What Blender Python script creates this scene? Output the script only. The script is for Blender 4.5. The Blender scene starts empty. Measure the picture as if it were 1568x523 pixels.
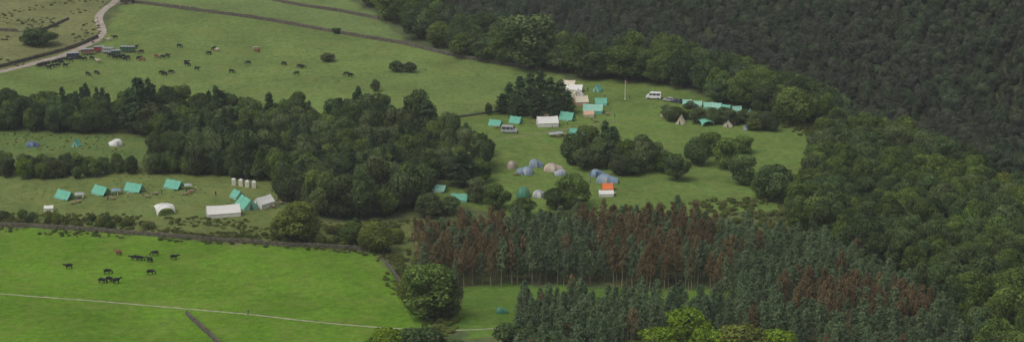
import bpy, math, random
import numpy as np
from mathutils import Vector, Matrix
random.seed(7); rng=np.random.default_rng(11)
S=bpy.context.scene
# ------------------------------------------------------------------ terrain
CAMZ=165.0; FPX=3000.0; PITCH=math.atan(811.5/3000.0)
def sp(t,w): return w*np.logaddexp(0,np.asarray(t,float)/w)
def sst(a,b,t):
    t=np.clip((np.asarray(t,float)-a)/(b-a),0,1); return t*t*(3-2*t)
def H(x,y):
    x=np.asarray(x,float); y=np.asarray(y,float)
    s=(x-105)*.788+(y-674)*.615
    z=sp(160-.5*y,12)
    z=z+1.3*np.sin(x/47+.7)*np.cos(y/58)+.8*np.sin(x/23+y/31)
    z=z+.045*sp(y-690,25)*(1-sst(-10,60,s))
    z=z-.10*sp(x-95,14)*(1-sst(0,60,s))
    z=z-22*sst(2,70,s)
    z=z+ np.minimum(.55*sp(s-62,14), 230+.08*np.maximum(s-400,0)) + 5*np.sin(s/37+x/61)*sst(80,160,s)
    return z
_c,_s=math.cos(PITCH),math.sin(PITCH)
def ray(u,v):
    a=(u-784)/FPX; b=-(v-261.5)/FPX
    d=np.array([a, _c+b*_s, -_s+b*_c]); return d
_tt=np.arange(330,2600,3.0)
def G(u,v):
    """theodolite survey: bearing/depression from the viewpoint -> ground point"""
    d=ray(u,v)
    P=d[None,:]*_tt[:,None]
    g=CAMZ+P[:,2]-H(P[:,0],P[:,1])
    k=np.argmax(g<0)
    if g[k]>=0: k=len(_tt)-1
    a,b=_tt[max(k-1,0)],_tt[k]
    for _ in range(18):
        m=(a+b)/2; p=d*m
        if CAMZ+p[2]-float(H(p[0],p[1]))<0: b=m
        else: a=m
    p=d*a
    return (float(p[0]),float(p[1]))
def gp(pts): return np.array([G(u,v) for u,v in pts])
def scl(xy):
    x,y=xy; z=float(H(x,y))-CAMZ
    return FPX/(y*_c - z*_s)
def inpoly(px,py,poly):
    n=len(poly); ins=np.zeros(px.shape,bool); j=n-1
    for i in range(n):
        xi,yi=poly[i]; xj,yj=poly[j]
        c=((yi>py)!=(yj>py))&(px<(xj-xi)*(py-yi)/((yj-yi) if yj!=yi else 1e-9)+xi)
        ins^=c; j=i
    return ins
_tab=rng.random((256,256))
def vn(x,y,sc,seed=0):
    x=np.asarray(x)/sc+seed*17.3+500; y=np.asarray(y)/sc+seed*31.7+500
    xi=np.floor(x).astype(int); yi=np.floor(y).astype(int); fx=x-xi; fy=y-yi
    fx=fx*fx*(3-2*fx); fy=fy*fy*(3-2*fy)
    a=_tab[xi%256,yi%256]; b=_tab[(xi+1)%256,yi%256]; c=_tab[xi%256,(yi+1)%256]; d=_tab[(xi+1)%256,(yi+1)%256]
    return (a*(1-fx)+b*fx)*(1-fy)+(c*(1-fx)+d*fx)*fy
# ------------------------------------------------------------------ node helpers
def newmat(name):
    m=bpy.data.materials.new(name); m.use_nodes=True; nt=m.node_tree; nt.nodes.clear(); return m,nt
def simple(name,col,rough=.8,var=.15,scale=3.0,metal=0,transl=0):
    m,nt=newmat(name); N=nt.nodes; L=nt.links
    out=N.new('ShaderNodeOutputMaterial'); p=N.new('ShaderNodeBsdfPrincipled')
    no=N.new('ShaderNodeTexNoise'); no.inputs['Scale'].default_value=scale; no.inputs['Detail'].default_value=4
    tc=N.new('ShaderNodeTexCoord'); L.new(tc.outputs['Object'],no.inputs['Vector'])
    mr=N.new('ShaderNodeMapRange'); mr.inputs[1].default_value=.3; mr.inputs[2].default_value=.7
    mr.inputs[3].default_value=1-var; mr.inputs[4].default_value=1+var; L.new(no.outputs['Fac'],mr.inputs[0])
    vm=N.new('ShaderNodeVectorMath'); vm.operation='SCALE'; vm.inputs[0].default_value=col; L.new(mr.outputs[0],vm.inputs['Scale'])
    L.new(vm.outputs[0],p.inputs['Base Color']); p.inputs['Roughness'].default_value=rough; p.inputs['Metallic'].default_value=metal
    if transl:
        t=N.new('ShaderNodeBsdfTranslucent'); L.new(vm.outputs[0],t.inputs['Color'])
        mx=N.new('ShaderNodeMixShader'); mx.inputs[0].default_value=transl
        L.new(p.outputs[0],mx.inputs[1]); L.new(t.outputs[0],mx.inputs[2]); L.new(mx.outputs[0],out.inputs[0])
    else: L.new(p.outputs[0],out.inputs[0])
    return m
def foliage(name,ca,cb,lo=.72,hi=1.32):
    m,nt=newmat(name); N=nt.nodes; L=nt.links
    out=N.new('ShaderNodeOutputMaterial')
    at=N.new('ShaderNodeAttribute'); at.attribute_name='Col'
    oi=N.new('ShaderNodeObjectInfo'); ge=N.new('ShaderNodeNewGeometry')
    no=N.new('ShaderNodeTexNoise'); no.inputs['Scale'].default_value=.035; no.inputs['Detail'].default_value=3
    L.new(ge.outputs['Position'],no.inputs['Vector'])
    ad=N.new('ShaderNodeMath'); ad.operation='ADD'; L.new(no.outputs['Fac'],ad.inputs[0]); L.new(oi.outputs['Random'],ad.inputs[1])
    m2=N.new('ShaderNodeMapRange'); m2.inputs[1].default_value=.45; m2.inputs[2].default_value=1.55; L.new(ad.outputs[0],m2.inputs[0])
    mix=N.new('ShaderNodeMix'); mix.data_type='RGBA'; mix.inputs[6].default_value=(*ca,1); mix.inputs[7].default_value=(*cb,1)
    L.new(m2.outputs[0],mix.inputs[0])
    fr=N.new('ShaderNodeMath'); fr.operation='MULTIPLY'; fr.inputs[1].default_value=7.31; L.new(oi.outputs['Random'],fr.inputs[0])
    f2=N.new('ShaderNodeMath'); f2.operation='FRACT'; L.new(fr.outputs[0],f2.inputs[0])
    m3=N.new('ShaderNodeMapRange'); m3.inputs[3].default_value=lo; m3.inputs[4].default_value=hi; L.new(f2.outputs[0],m3.inputs[0])
    v1=N.new('ShaderNodeVectorMath'); v1.operation='MULTIPLY'; L.new(mix.outputs[2],v1.inputs[0]); L.new(at.outputs['Color'],v1.inputs[1])
    v2=N.new('ShaderNodeVectorMath'); v2.operation='SCALE'; L.new(v1.outputs[0],v2.inputs[0]); L.new(m3.outputs[0],v2.inputs['Scale'])
    d=N.new('ShaderNodeBsdfDiffuse'); t=N.new('ShaderNodeBsdfTranslucent'); mx=N.new('ShaderNodeMixShader'); mx.inputs[0].default_value=.33
    L.new(v2.outputs[0],d.inputs[0]); L.new(v2.outputs[0],t.inputs[0]); L.new(d.outputs[0],mx.inputs[1]); L.new(t.outputs[0],mx.inputs[2]); L.new(mx.outputs[0],out.inputs[0])
    return m
# ------------------------------------------------------------------ mesh builder
class MB:
    def __init__(s): s.v=[];s.f=[];s.m=[]
    def add(s,vs,fs,m=0):
        o=len(s.v); s.v+=[tuple(map(float,a)) for a in vs]; s.f+=[tuple(o+i for i in f) for f in fs]; s.m+=[m]*len(fs)
    def box(s,c,d,m=0,taper=1.0):
        x,y,z=c; a,b,h=d[0]/2,d[1]/2,d[2]/2; t=taper
        s.add([(x-a,y-b,z-h),(x+a,y-b,z-h),(x+a,y+b,z-h),(x-a,y+b,z-h),(x-a*t,y-b*t,z+h),(x+a*t,y-b*t,z+h),(x+a*t,y+b*t,z+h),(x-a*t,y+b*t,z+h)],
              [(3,2,1,0),(4,5,6,7),(0,1,5,4),(1,2,6,5),(2,3,7,6),(3,0,4,7)],m)
    def tube(s,P,R,m=0,n=6):
        P=[Vector(p) for p in P]; vs=[];fs=[]
        for i,p in enumerate(P):
            d=(P[min(i+1,len(P)-1)]-P[max(i-1,0)]).normalized()
            a=d.orthogonal().normalized(); 
            if i==0: ref=a
            a=(ref-d*ref.dot(d)).normalized(); b=d.cross(a)
            for k in range(n):
                t=2*math.pi*k/n; vs.append(p+(a*math.cos(t)+b*math.sin(t))*R[i])
        for i in range(len(P)-1):
            for k in range(n): fs.append((i*n+k,i*n+(k+1)%n,(i+1)*n+(k+1)%n,(i+1)*n+k))
        fs.append(tuple(range(n))[::-1]); fs.append(tuple((len(P)-1)*n+k for k in range(n)))
        s.add(vs,fs,m)
    def mesh(s,name,mats,smooth=False):
        me=bpy.data.meshes.new(name); me.from_pydata(s.v,[],s.f)
        for m in mats: me.materials.append(m)
        me.polygons.foreach_set('material_index',s.m)
        if smooth: me.polygons.foreach_set('use_smooth',[True]*len(s.f))
        me.update(); return me
def obj(name,me,loc=(0,0,0),rz=0,sc=1,parent=None):
    o=bpy.data.objects.new(name,me); S.collection.objects.link(o)
    o.location=loc; o.rotation_euler=(0,0,rz)
    o.scale=(sc,)*3 if not hasattr(sc,'__len__') else sc
    if parent: o.parent=parent
    return o
def at(u,v,dz=0):
    x,y=G(u,v); return (x,y,float(H(x,y))+dz)
# ------------------------------------------------------------------ ground sheet
def axis(lo,hi,st,LO,HI,gr):
    a=list(np.arange(lo,hi+.01,st)); d=st
    x=a[-1]
    while x<HI: d*=gr; x+=d; a.append(x)
    d=st; x=a[0]; b=[]
    while x>LO: d*=gr; x-=d; b.append(x)
    return np.array(b[::-1]+a)
X=axis(-320,330,1.6,-3500,3500,1.09); Y=axis(400,960,1.6,-1500,5000,1.09)
GX,GY=np.meshgrid(X,Y); fx=GX.ravel(); fy=GY.ravel(); fz=H(fx,fy)
nx,ny=len(X),len(Y)
me=bpy.data.meshes.new('ground'); me.vertices.add(nx*ny)
me.vertices.foreach_set('co',np.stack([fx,fy,fz],1).ravel())
ii,jj=np.meshgrid(np.arange(nx-1),np.arange(ny-1)); a=(jj*nx+ii).ravel()
q=np.stack([a,a+1,a+1+nx,a+nx],1).ravel()
me.loops.add(len(q)); me.loops.foreach_set('vertex_index',q)
me.polygons.add(len(a)); me.polygons.foreach_set('loop_start',np.arange(len(a))*4); me.polygons.foreach_set('use_smooth',np.ones(len(a),bool))
me.update(calc_edges=True)
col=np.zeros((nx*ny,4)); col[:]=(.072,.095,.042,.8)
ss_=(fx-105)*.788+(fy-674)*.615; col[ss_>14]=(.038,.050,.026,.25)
wx=fx+(vn(fx,fy,7,1)-.5)*5+(vn(fx,fy,2.5,2)-.5)*2; wy=fy+(vn(fx,fy,7,3)-.5)*5+(vn(fx,fy,2.5,4)-.5)*2
col[fy<395]=(.08,.14,.02,.5)
PINEGAP=[(690,440),(800,436),(1120,440),(1120,474),(960,472),(860,468),(800,480),(790,510),(740,520),(690,505),(660,470)]
regs=[
 ([(-100,322),(430,342),(660,335),(660,400),(640,440),(690,520),(640,560),(575,392),(300,372),(-100,350)],(.105,.135,.042,1.)),
 ([(-60,346),(130,353),(300,367),(480,379),(575,386),(590,410),(625,450),(650,490),(660,530),(670,720),(-150,720),(-150,346)],(.100,.195,.018,.55)),
 ([(-100,262),(300,262),(430,275),(440,330),(430,345),(-100,328)],(.122,.162,.048,.8)),
 ([(-100,195),(200,195),(280,225),(280,250),(-100,262)],(.092,.138,.040,.7)),
 ([(-150,112),(0,112),(90,88),(150,72),(190,3),(300,17),(400,30),(500,48),(620,68),(700,88),(830,108),(860,112),(860,140),(760,160),(700,180),(680,200),(560,195),(190,185),(-100,180)],(.126,.180,.050,.6)),
 ([(195,2),(620,66),(600,40),(540,0),(540,-60),(190,-60)],(.126,.178,.058,.55)),
 ([(-200,112),(0,110),(90,86),(145,68),(160,50),(152,25),(185,-60),(-400,-60)],(.152,.160,.068,.9)),
 ([(690,180),(760,165),(870,125),(930,120),(1020,130),(1100,155),(1200,180),(1262,200),(1250,240),(1230,300),(1180,325),(1000,335),(750,330),(640,300),(700,270),(745,235)],(.114,.174,.042,.65)),
 (PINEGAP,(.092,.165,.028,.5)),
]
for poly,c in regs:
    p=gp(poly); col[inpoly(wx,wy,p)]=c
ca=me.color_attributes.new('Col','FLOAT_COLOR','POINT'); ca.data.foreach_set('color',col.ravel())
m,nt=newmat('grass_ground'); N=nt.nodes; L=nt.links
out=N.new('ShaderNodeOutputMaterial'); atn=N.new('ShaderNodeAttribute'); atn.attribute_name='Col'; ge=N.new('ShaderNodeNewGeometry')
def noise(sc,det=4,ro=.6):
    n=N.new('ShaderNodeTexNoise'); n.inputs['Scale'].default_value=sc; n.inputs['Detail'].default_value=det; n.inputs['Roughness'].default_value=ro
    L.new(ge.outputs['Position'],n.inputs['Vector']); return n
def mrange(src,a,b,c,d):
    r=N.new('ShaderNodeMapRange'); r.inputs[1].default_value=a; r.inputs[2].default_value=b; r.inputs[3].default_value=c; r.inputs[4].default_value=d; L.new(src,r.inputs[0]); return r.outputs[0]
def math_(op,a,b):
    r=N.new('ShaderNodeMath'); r.operation=op
    for i,k in enumerate((a,b)):
        if isinstance(k,float): r.inputs[i].default_value=k
        else: L.new(k,r.inputs[i])
    return r.outputs[0]
n1=noise(.035,5); n2=noise(.5,5,.7); n3=noise(2.2,3,.7); n4=noise(.12,7,.68)
f=math_('MULTIPLY',mrange(n1.outputs['Fac'],.3,.7,.78,1.2),mrange(n2.outputs['Fac'],.25,.75,.66,1.34))
f=math_('MULTIPLY',f,mrange(n3.outputs['Fac'],.3,.7,.78,1.22))
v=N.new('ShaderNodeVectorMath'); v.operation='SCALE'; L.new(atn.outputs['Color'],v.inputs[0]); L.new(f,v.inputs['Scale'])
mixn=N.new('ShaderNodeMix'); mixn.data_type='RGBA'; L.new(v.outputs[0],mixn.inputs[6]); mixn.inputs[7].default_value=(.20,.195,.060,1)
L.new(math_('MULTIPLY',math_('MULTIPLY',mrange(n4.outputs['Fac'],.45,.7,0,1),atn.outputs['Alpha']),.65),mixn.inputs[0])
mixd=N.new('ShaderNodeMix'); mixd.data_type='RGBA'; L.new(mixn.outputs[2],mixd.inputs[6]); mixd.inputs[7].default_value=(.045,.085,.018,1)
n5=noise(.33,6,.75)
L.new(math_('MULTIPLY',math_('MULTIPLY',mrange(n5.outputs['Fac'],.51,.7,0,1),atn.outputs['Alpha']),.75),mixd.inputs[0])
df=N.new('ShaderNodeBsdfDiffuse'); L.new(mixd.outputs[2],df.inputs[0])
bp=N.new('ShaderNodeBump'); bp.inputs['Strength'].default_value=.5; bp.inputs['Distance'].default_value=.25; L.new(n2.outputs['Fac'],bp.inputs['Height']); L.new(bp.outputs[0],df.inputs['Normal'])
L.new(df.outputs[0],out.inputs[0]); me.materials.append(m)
obj('ground',me)
# ------------------------------------------------------------------ strips and walls
def resample(P,st):
    P=np.array(P); seg=np.hypot(*np.diff(P,axis=0).T); t=np.concatenate([[0],np.cumsum(seg)])
    n=max(2,int(t[-1]/st)); tt=np.linspace(0,t[-1],n)
    xs=np.interp(tt,t,P[:,0]); ys=np.interp(tt,t,P[:,1])
    k=max(1,int(6/st)); ker=np.ones(2*k+1)/(2*k+1)
    for _ in range(2):
        xp=np.pad(xs,k,'edge');yp=np.pad(ys,k,'edge'); x2=np.convolve(xp,ker,'valid'); y2=np.convolve(yp,ker,'valid'); x2[0],y2[0],x2[-1],y2[-1]=xs[0],ys[0],xs[-1],ys[-1]; xs,ys=x2,y2
    return np.stack([xs,ys],1)
def normals(P):
    d=np.gradient(P,axis=0); d/=np.linalg.norm(d,axis=1)[:,None]+1e-9; return np.stack([-d[:,1],d[:,0]],1)
def strip(name,pts,w,mat,lift=.05,rag=.25):
    P=resample(gp(pts),.8); Nn=normals(P); n=len(P); vs=[]; K=5
    for i in range(n):
        wl=w/2*(1+rag*(random.random()-.5)*2); wr=w/2*(1+rag*(random.random()-.5)*2)
        for k in range(K):
            t=k/(K-1); o=-wl+(wl+wr)*t; x,y=P[i]+Nn[i]*o
            vs.append((x,y,float(H(x,y))+(lift if 0<k<K-1 else -.02)))
    fs=[(i*K+k,i*K+k+1,(i+1)*K+k+1,(i+1)*K+k) for i in range(n-1) for k in range(K-1)]
    b=MB(); b.add(vs,fs); return obj(name,b.mesh(name,[mat],True))
def wall(name,pts,h,w,mat,gapp=0):
    P=resample(gp(pts),.7); Nn=normals(P); b=MB(); vs=[]; n=len(P)
    hh=h*(1+.25*(vn(P[:,0],P[:,1],4,9)-.5)+.12*(rng.random(n)-.5))
    hh*=np.where(vn(P[:,0],P[:,1],5,22)<gapp,.25,1)
    for i in range(n):
        x,y=P[i]; z=float(H(x,y)); j=lambda:(random.random()-.5)*.1
        for o,zz in ((-w/2,-.2),(-w*.42,hh[i]*.5),(-w*.3,hh[i]*.93),(0,hh[i]+.04),(w*.3,hh[i]*.93),(w*.42,hh[i]*.5),(w/2,-.2)):
            vs.append((x+Nn[i,0]*o+j(),y+Nn[i,1]*o+j(),z+zz+j()*.6))
    fs=[(i*7+k,i*7+k+1,(i+1)*7+k+1,(i+1)*7+k) for i in range(n-1) for k in range(6)]
    b.add(vs,fs); return obj(name,b.mesh(name,[mat]))
m_stone=simple('dry_stone',(.080,.070,.050),.95,.6,1.3)
m_path=simple('gravel_path',(.27,.25,.18),.95,.3,.6)
m_track=simple('farm_track_dirt',(.30,.25,.20),.95,.25,.4)
m_dirt=simple('worn_earth',(.17,.15,.085),.95,.3,.6)
wall('dry_stone_wall',[(-60,343),(60,348),(130,353),(300,367),(430,376),(560,383)],1.2,.6,m_stone)
wall('dry_stone_wall',[(286,481),(300,494),(318,510),(340,530),(370,570)],1.2,.8,m_stone)
wall('dry_stone_wall',[(580,388),(600,415),(622,445),(645,480)],1.1,.7,m_stone,.25)
wall('dry_stone_wall',[(190,3),(300,17),(400,30),(500,48),(620,68),(700,88),(830,108)],1.4,.8,m_stone)
wall('dry_stone_wall',[(375,-8),(450,8),(520,18),(580,30)],1.4,.8,m_stone)
wall('dry_stone_wall',[(-40,112),(0,104),(60,88),(118,72),(150,58)],1.4,.8,m_stone)
wall('dry_stone_wall',[(-30,46),(60,50),(105,30)],1.2,.8,m_stone,.3)
wall('dry_stone_wall',[(690,182),(730,176),(790,168)],.8,.6,m_stone,.45)
strip('footpath',[(-60,444),(0,449),(150,460),(300,473),(400,482),(470,491),(570,500),(640,504),(700,506),(760,502)],.7,m_path)
strip('farm_track',[(192,-30),(178,2),(155,18),(149,30),(158,46),(156,56),(136,68),(100,84),(60,95),(0,110),(-60,124)],4.0,m_track,.06,.12)
strip('dirt_track',[(748,216),(800,208),(860,198),(905,192),(945,184)],1.1,m_dirt,.05,.6)
# ------------------------------------------------------------------ tree prototypes
m_bark=simple('bark',(.09,.075,.055),.95,.3,2); m_pbark=simple('pine_bark',(.24,.17,.11),.95,.3,2)
def leafmesh(name,trunk,C,Nn,size,shade,mats,asp=1.0):
    n=len(C); Nn=Nn/(np.linalg.norm(Nn,axis=1)[:,None]+1e-9)
    r=rng.normal(size=(n,3)); a=np.cross(Nn,r); a/=np.linalg.norm(a,axis=1)[:,None]+1e-9; b=np.cross(Nn,a)
    s=size[:,None]*.5
    bend=Nn*s*.35
    V=np.stack([C-a*s,C-b*s*asp+bend,C+a*s,C+b*s*asp+bend],1).reshape(-1,3)
    tv=np.array(trunk.v).reshape(-1,3); nt_=len(tv)
    me=bpy.data.meshes.new(name)
    F=[tuple(f) for f in trunk.f]+[tuple(nt_+4*i+k for k in range(4)) for i in range(n)]
    me.from_pydata(np.concatenate([tv,V]).tolist(),[],F)
    for m in mats: me.materials.append(m)
    me.polygons.foreach_set('material_index',[1]*len(trunk.f)+[0]*n)
    c=np.ones((nt_+4*n,4)); c[nt_:,:3]=np.repeat(shade,4)[:,None]
    ca=me.color_attributes.new('Col','FLOAT_COLOR','POINT'); ca.data.foreach_set('color',c.ravel())
    me.update(); return me
def broadleaf(name,Ht,R,nl,nleaf,mats,z0=.08,leaf=.5,flat=1.0,lobe=(.26,.44)):
    T=MB(); T.tube([(0,0,-.5),(.05,0,Ht*.2),(.1,.1,Ht*.4),(0,.1,Ht*.7)],[.03*Ht,.025*Ht,.018*Ht,.008*Ht])
    cz=Ht*(z0+(1-z0)*.42); hz=Ht-cz
    cs=[];rs=[]
    for i in range(nl):
        d=rng.normal(size=3); d/=np.linalg.norm(d)
        r=R*rng.uniform(*lobe); k=rng.uniform(.5,1.0)
        taper=1.0 if d[2]>-.3 else .85
        c=np.array([d[0]*(R-r)*k**.5*taper,d[1]*(R-r)*k**.5*taper,cz+d[2]*((hz-r*.9) if d[2]>0 else max(.2,cz-Ht*z0-r*.5))*k**.5*flat])
        cs.append(c);rs.append(r)
        if i%3==0: T.tube([(.05,.05,Ht*rng.uniform(.2,.4)),tuple(c*.5+np.array([0,0,cz*.4])),tuple(c)],[.016*Ht,.01*Ht,.004*Ht],0,5)
    cs.append(np.array([0,0,cz+hz*.2])); rs.append(R*.5)
    cs.append(np.array([0,0,cz*.75])); rs.append(R*.55)
    cs=np.array(cs); rs=np.array(rs); p=rs**2/np.sum(rs**2)
    li=rng.choice(len(rs),size=int(nleaf*2.1),p=p)
    d=rng.normal(size=(len(li),3)); d[:,2]+=.2; d/=np.linalg.norm(d,axis=1)[:,None]
    rr=rs[li]*rng.uniform(.78,1.12,len(li))*(1+.12*np.sin(d[:,0]*7+li)*np.cos(d[:,1]*6+li*2))
    C=cs[li]+d*rr[:,None]*np.array([1,1,.88])
    dist=np.linalg.norm(C[:,None,:]-cs[None],axis=2)/rs[None]; dist[np.arange(len(li)),li]=9
    keep=(dist.min(1)>.74)&(C[:,2]>Ht*z0*.4); C=C[keep][:nleaf]; d=d[keep][:nleaf]; li=li[keep][:nleaf]
    Nn=d+rng.normal(size=C.shape)*.45
    ls=rng.uniform(.7,1.3,len(rs)); sh=ls[li]*rng.uniform(.7,1.3,len(C))
    return leafmesh(name,T,C,Nn,leaf*rng.uniform(.6,1.35,len(C)),sh,mats,.75)
def conifer(name,Ht,R,mats,zc=.35,step=.5,nb=7,per=9,leaf=.5,up=.25,pw=.65):
    T=MB(); T.tube([(0,0,-.5),(.05,0,Ht*.5),(0,0,Ht*.97)],[.014*Ht,.01*Ht,.003*Ht],0,5)
    C=[];Nn=[];sh=[]; z=Ht*zc
    while z<Ht*.985:
        t=(z-Ht*zc)/(Ht*(1-zc)); prof=R*min(1,(1-t)**pw*1.15+.08)*min(1,.6+t*2.2)
        for k in range(nb):
            th=rng.uniform(0,6.283); ln=prof*rng.uniform(.55,1.15); q=rng.uniform(.8,1.2)
            if rng.random()<.25: T.tube([(0,0,z),(math.cos(th)*ln*.8,math.sin(th)*ln*.8,z+ln*up)],[.05,.015],0,3)
            for j in range(per):
                a=rng.uniform(.2,1.05)**.8*ln
                C.append((math.cos(th)*a+rng.normal()*.2,math.sin(th)*a+rng.normal()*.2,z+a*up+rng.normal()*.2))
                Nn.append((math.cos(th)*.8+rng.normal()*.6,math.sin(th)*.8+rng.normal()*.6,.7+rng.normal()*.5)); sh.append(q*rng.uniform(.8,1.2))
        z+=step*rng.uniform(.7,1.3)
    for j in range(16): C.append((rng.normal()*.08,rng.normal()*.08,Ht*(.94+.07*rng.random()))); Nn.append(tuple(rng.normal(size=3))); sh.append(1.1)
    C=np.array(C)
    return leafmesh(name,T,C,np.array(Nn),leaf*rng.uniform(.6,1.3,len(C)),np.array(sh),mats,.55)
F_oak=foliage('oak_foliage',(.098,.150,.036),(.140,.190,.046))
F_dark=foliage('dark_foliage',(.074,.116,.042),(.104,.144,.050))
F_grey=foliage('willow_foliage',(.108,.145,.058),(.138,.172,.068))
F_yel=foliage('hawthorn_foliage',(.145,.185,.038),(.180,.205,.045),.85,1.15)
F_br=foliage('bright_foliage',(.15,.24,.022),(.18,.26,.028),.9,1.15)
F_far=foliage('hazed_far_foliage',(.076,.112,.060),(.100,.134,.068),.8,1.2)  # distance haze put into the leaf colour: lifted and desaturated
F_farb=foliage('hazed_far_conifer_foliage',(.088,.100,.068),(.104,.116,.072),.8,1.2)  # paler, greyer leaf colour with the haze painted in
F_pine=foliage('pine_foliage',(.125,.185,.092),(.165,.220,.108),.8,1.15)
F_larch=foliage('brown_larch_foliage',(.185,.135,.068),(.205,.160,.078),.78,1.15)
F_dpine=foliage('dark_pine_foliage',(.058,.098,.042),(.078,.118,.050))
F_fern=foliage('bracken_foliage',(.105,.145,.036),(.16,.17,.05),.8,1.25)
protos={}
def coll(key,meshes):
    c=bpy.data.collections.new('species_'+key)
    for i,mm in enumerate(meshes):
        o=bpy.data.objects.new('species_'+key,mm); c.objects.link(o)
    protos[key]=(c,meshes)
def remat(me,mat):
    k=me.copy(); k.materials[0]=mat; return k
base=[broadleaf('broadleaf_crown',11,4.4,24,3800,[F_oak,m_bark],leaf=.55),
      broadleaf('broadleaf_crown',12,4.2,22,3800,[F_oak,m_bark],leaf=.52),
      broadleaf('broadleaf_crown',10,4.8,28,4000,[F_oak,m_bark],leaf=.55,z0=.05),
      broadleaf('broadleaf_crown',12.5,3.5,20,3400,[F_oak,m_bark],leaf=.5,z0=.08,lobe=(.3,.5)),
      broadleaf('broadleaf_crown',11,5.0,38,4200,[F_oak,m_bark],leaf=.5,lobe=(.18,.36))]
coll('oak',base); coll('dark',[remat(b,F_dark) for b in base]); coll('grey',[remat(b,F_grey) for b in base])
coll('yel',[remat(b,F_yel) for b in base]); coll('bright',[remat(b,F_br) for b in base]); coll('far',[remat(b,F_far) for b in base]); coll('farb',[remat(b,F_farb) for b in base])
bush=[broadleaf('bush_crown',3.2,2.0,14,1500,[F_oak,m_bark],leaf=.34,z0=.02,lobe=(.3,.5)),broadleaf('bush_crown',2.6,2.2,16,1500,[F_oak,m_bark],leaf=.34,z0=.02,lobe=(.25,.45))]
coll('bush',[remat(b,F_dark) for b in bush]+bush); coll('fern',[remat(b,F_fern) for b in bush]); coll('bushy',[remat(b,F_yel) for b in bush])
pb=[conifer('pine_crown',11,2.1,[F_pine,m_pbark],.3,pw=.8),conifer('pine_crown',12,2.3,[F_pine,m_pbark],.36,pw=.8),conifer('pine_crown',10,2.0,[F_pine,m_pbark],.28,pw=.9)]
coll('pine',pb)
lb=[conifer('larch_crown',12,2.0,[F_larch,m_pbark],.42,per=8,pw=.85),conifer('larch_crown',11,1.9,[F_larch,m_pbark],.38,per=8,step=.55,pw=.85),conifer('larch_crown',12.5,2.2,[F_larch,m_pbark],.5,per=8,pw=.85)]
coll('larch',lb)
db=[conifer('spruce_crown',13,2.8,[F_dpine,m_bark],.08,per=12,leaf=.6,up=-.05,pw=.9),conifer('spruce_crown',12,2.6,[F_dpine,m_bark],.1,per=12,leaf=.6,up=.1,pw=.75)]
coll('spruce',db); coll('farcon',[remat(b,F_farb) for b in db]); coll('farcon2',[remat(b,F_far) for b in db])
def scatter(name,key,P,sc,dz=-.1,tilt=.05):
    n=len(P)
    if n==0: return
    c=protos[key][0]
    me=bpy.data.meshes.new(name); z=H(P[:,0],P[:,1])+dz
    me.from_pydata(np.column_stack([P,z]).tolist(),[],[])
    sc=np.asarray(sc)
    if sc.ndim==1: sc=np.column_stack([sc*rng.uniform(.85,1.15,n),sc*rng.uniform(.85,1.15,n),sc])
    a=me.attributes.new('isc','FLOAT_VECTOR','POINT'); a.data.foreach_set('vector',sc.ravel())
    r=np.column_stack([rng.normal(size=n)*tilt,rng.normal(size=n)*tilt,rng.uniform(0,6.28,n)])
    a=me.attributes.new('irot','FLOAT_VECTOR','POINT'); a.data.foreach_set('vector',r.ravel())
    a=me.attributes.new('iid','INT','POINT'); a.data.foreach_set('value',rng.integers(0,len(protos[key][1]),n).astype(np.int32))
    o=obj(name,me); md=o.modifiers.new('instances','NODES')
    ng=bpy.data.node_groups.new(name,'GeometryNodeTree'); ng.interface.new_socket('Geometry',in_out='INPUT',socket_type='NodeSocketGeometry'); ng.interface.new_socket('Geometry',in_out='OUTPUT',socket_type='NodeSocketGeometry')
    N=ng.nodes; L=ng.links; gi=N.new('NodeGroupInput'); go=N.new('NodeGroupOutput'); ip=N.new('GeometryNodeInstanceOnPoints'); ci=N.new('GeometryNodeCollectionInfo')
    ci.inputs['Collection'].default_value=c; ci.inputs['Separate Children'].default_value=True; ci.inputs['Reset Children'].default_value=True
    L.new(gi.outputs[0],ip.inputs['Points']); L.new(ci.outputs[0],ip.inputs['Instance']); ip.inputs['Pick Instance'].default_value=True
    for nm,ty,so in (('isc','FLOAT_VECTOR','Scale'),('irot','FLOAT_VECTOR','Rotation'),('iid','INT','Instance Index')):
        na=N.new('GeometryNodeInputNamedAttribute'); na.data_type=ty; na.inputs['Name'].default_value=nm; L.new(na.outputs[0],ip.inputs[so])
    L.new(ip.outputs[0],go.inputs[0]); md.node_group=ng
    return o
def fill(poly,sp_,jit=.42,ground=False):
    p=poly if ground else gp(poly)
    x0,y0=p.min(0);x1,y1=p.max(0)
    gx,gy=np.meshgrid(np.arange(x0,x1,sp_),np.arange(y0,y1,sp_)); gx=gx.copy(); gx[1::2]+=sp_/2
    gx=gx.ravel()+rng.uniform(-jit,jit,gx.size)*sp_; gy=gy.ravel()+rng.uniform(-jit,jit,gy.size)*sp_
    k=inpoly(gx,gy,p); return np.column_stack([gx[k],gy[k]])
def mixscatter(name,P,spec,smin,smax):
    w=np.array([s[1] for s in spec],float); w=w/w.sum()
    nz=vn(P[:,0],P[:,1],16,5)*.5+rng.random(len(P))*.5
    nz=(np.argsort(np.argsort(nz))+.5)/max(1,len(nz)); cum=np.cumsum(w); idx=np.searchsorted(cum,nz)
    hv=.5*vn(P[:,0],P[:,1],13,31)+.5*rng.random(len(P)); hv=smin+(smax-smin)*np.clip((hv-.2)/.6,0,1)
    for i,(k,_) in enumerate(spec):
        scatter(name,k,P[idx==i],hv[idx==i])
mixscatter('woodland',fill([(-60,172),(0,172),(60,175),(150,172),(182,182),(188,203),(120,206),(-60,200)],4.6),[('dark',3),('oak',1.2),('spruce',1.4)],.68,1.0)
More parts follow.
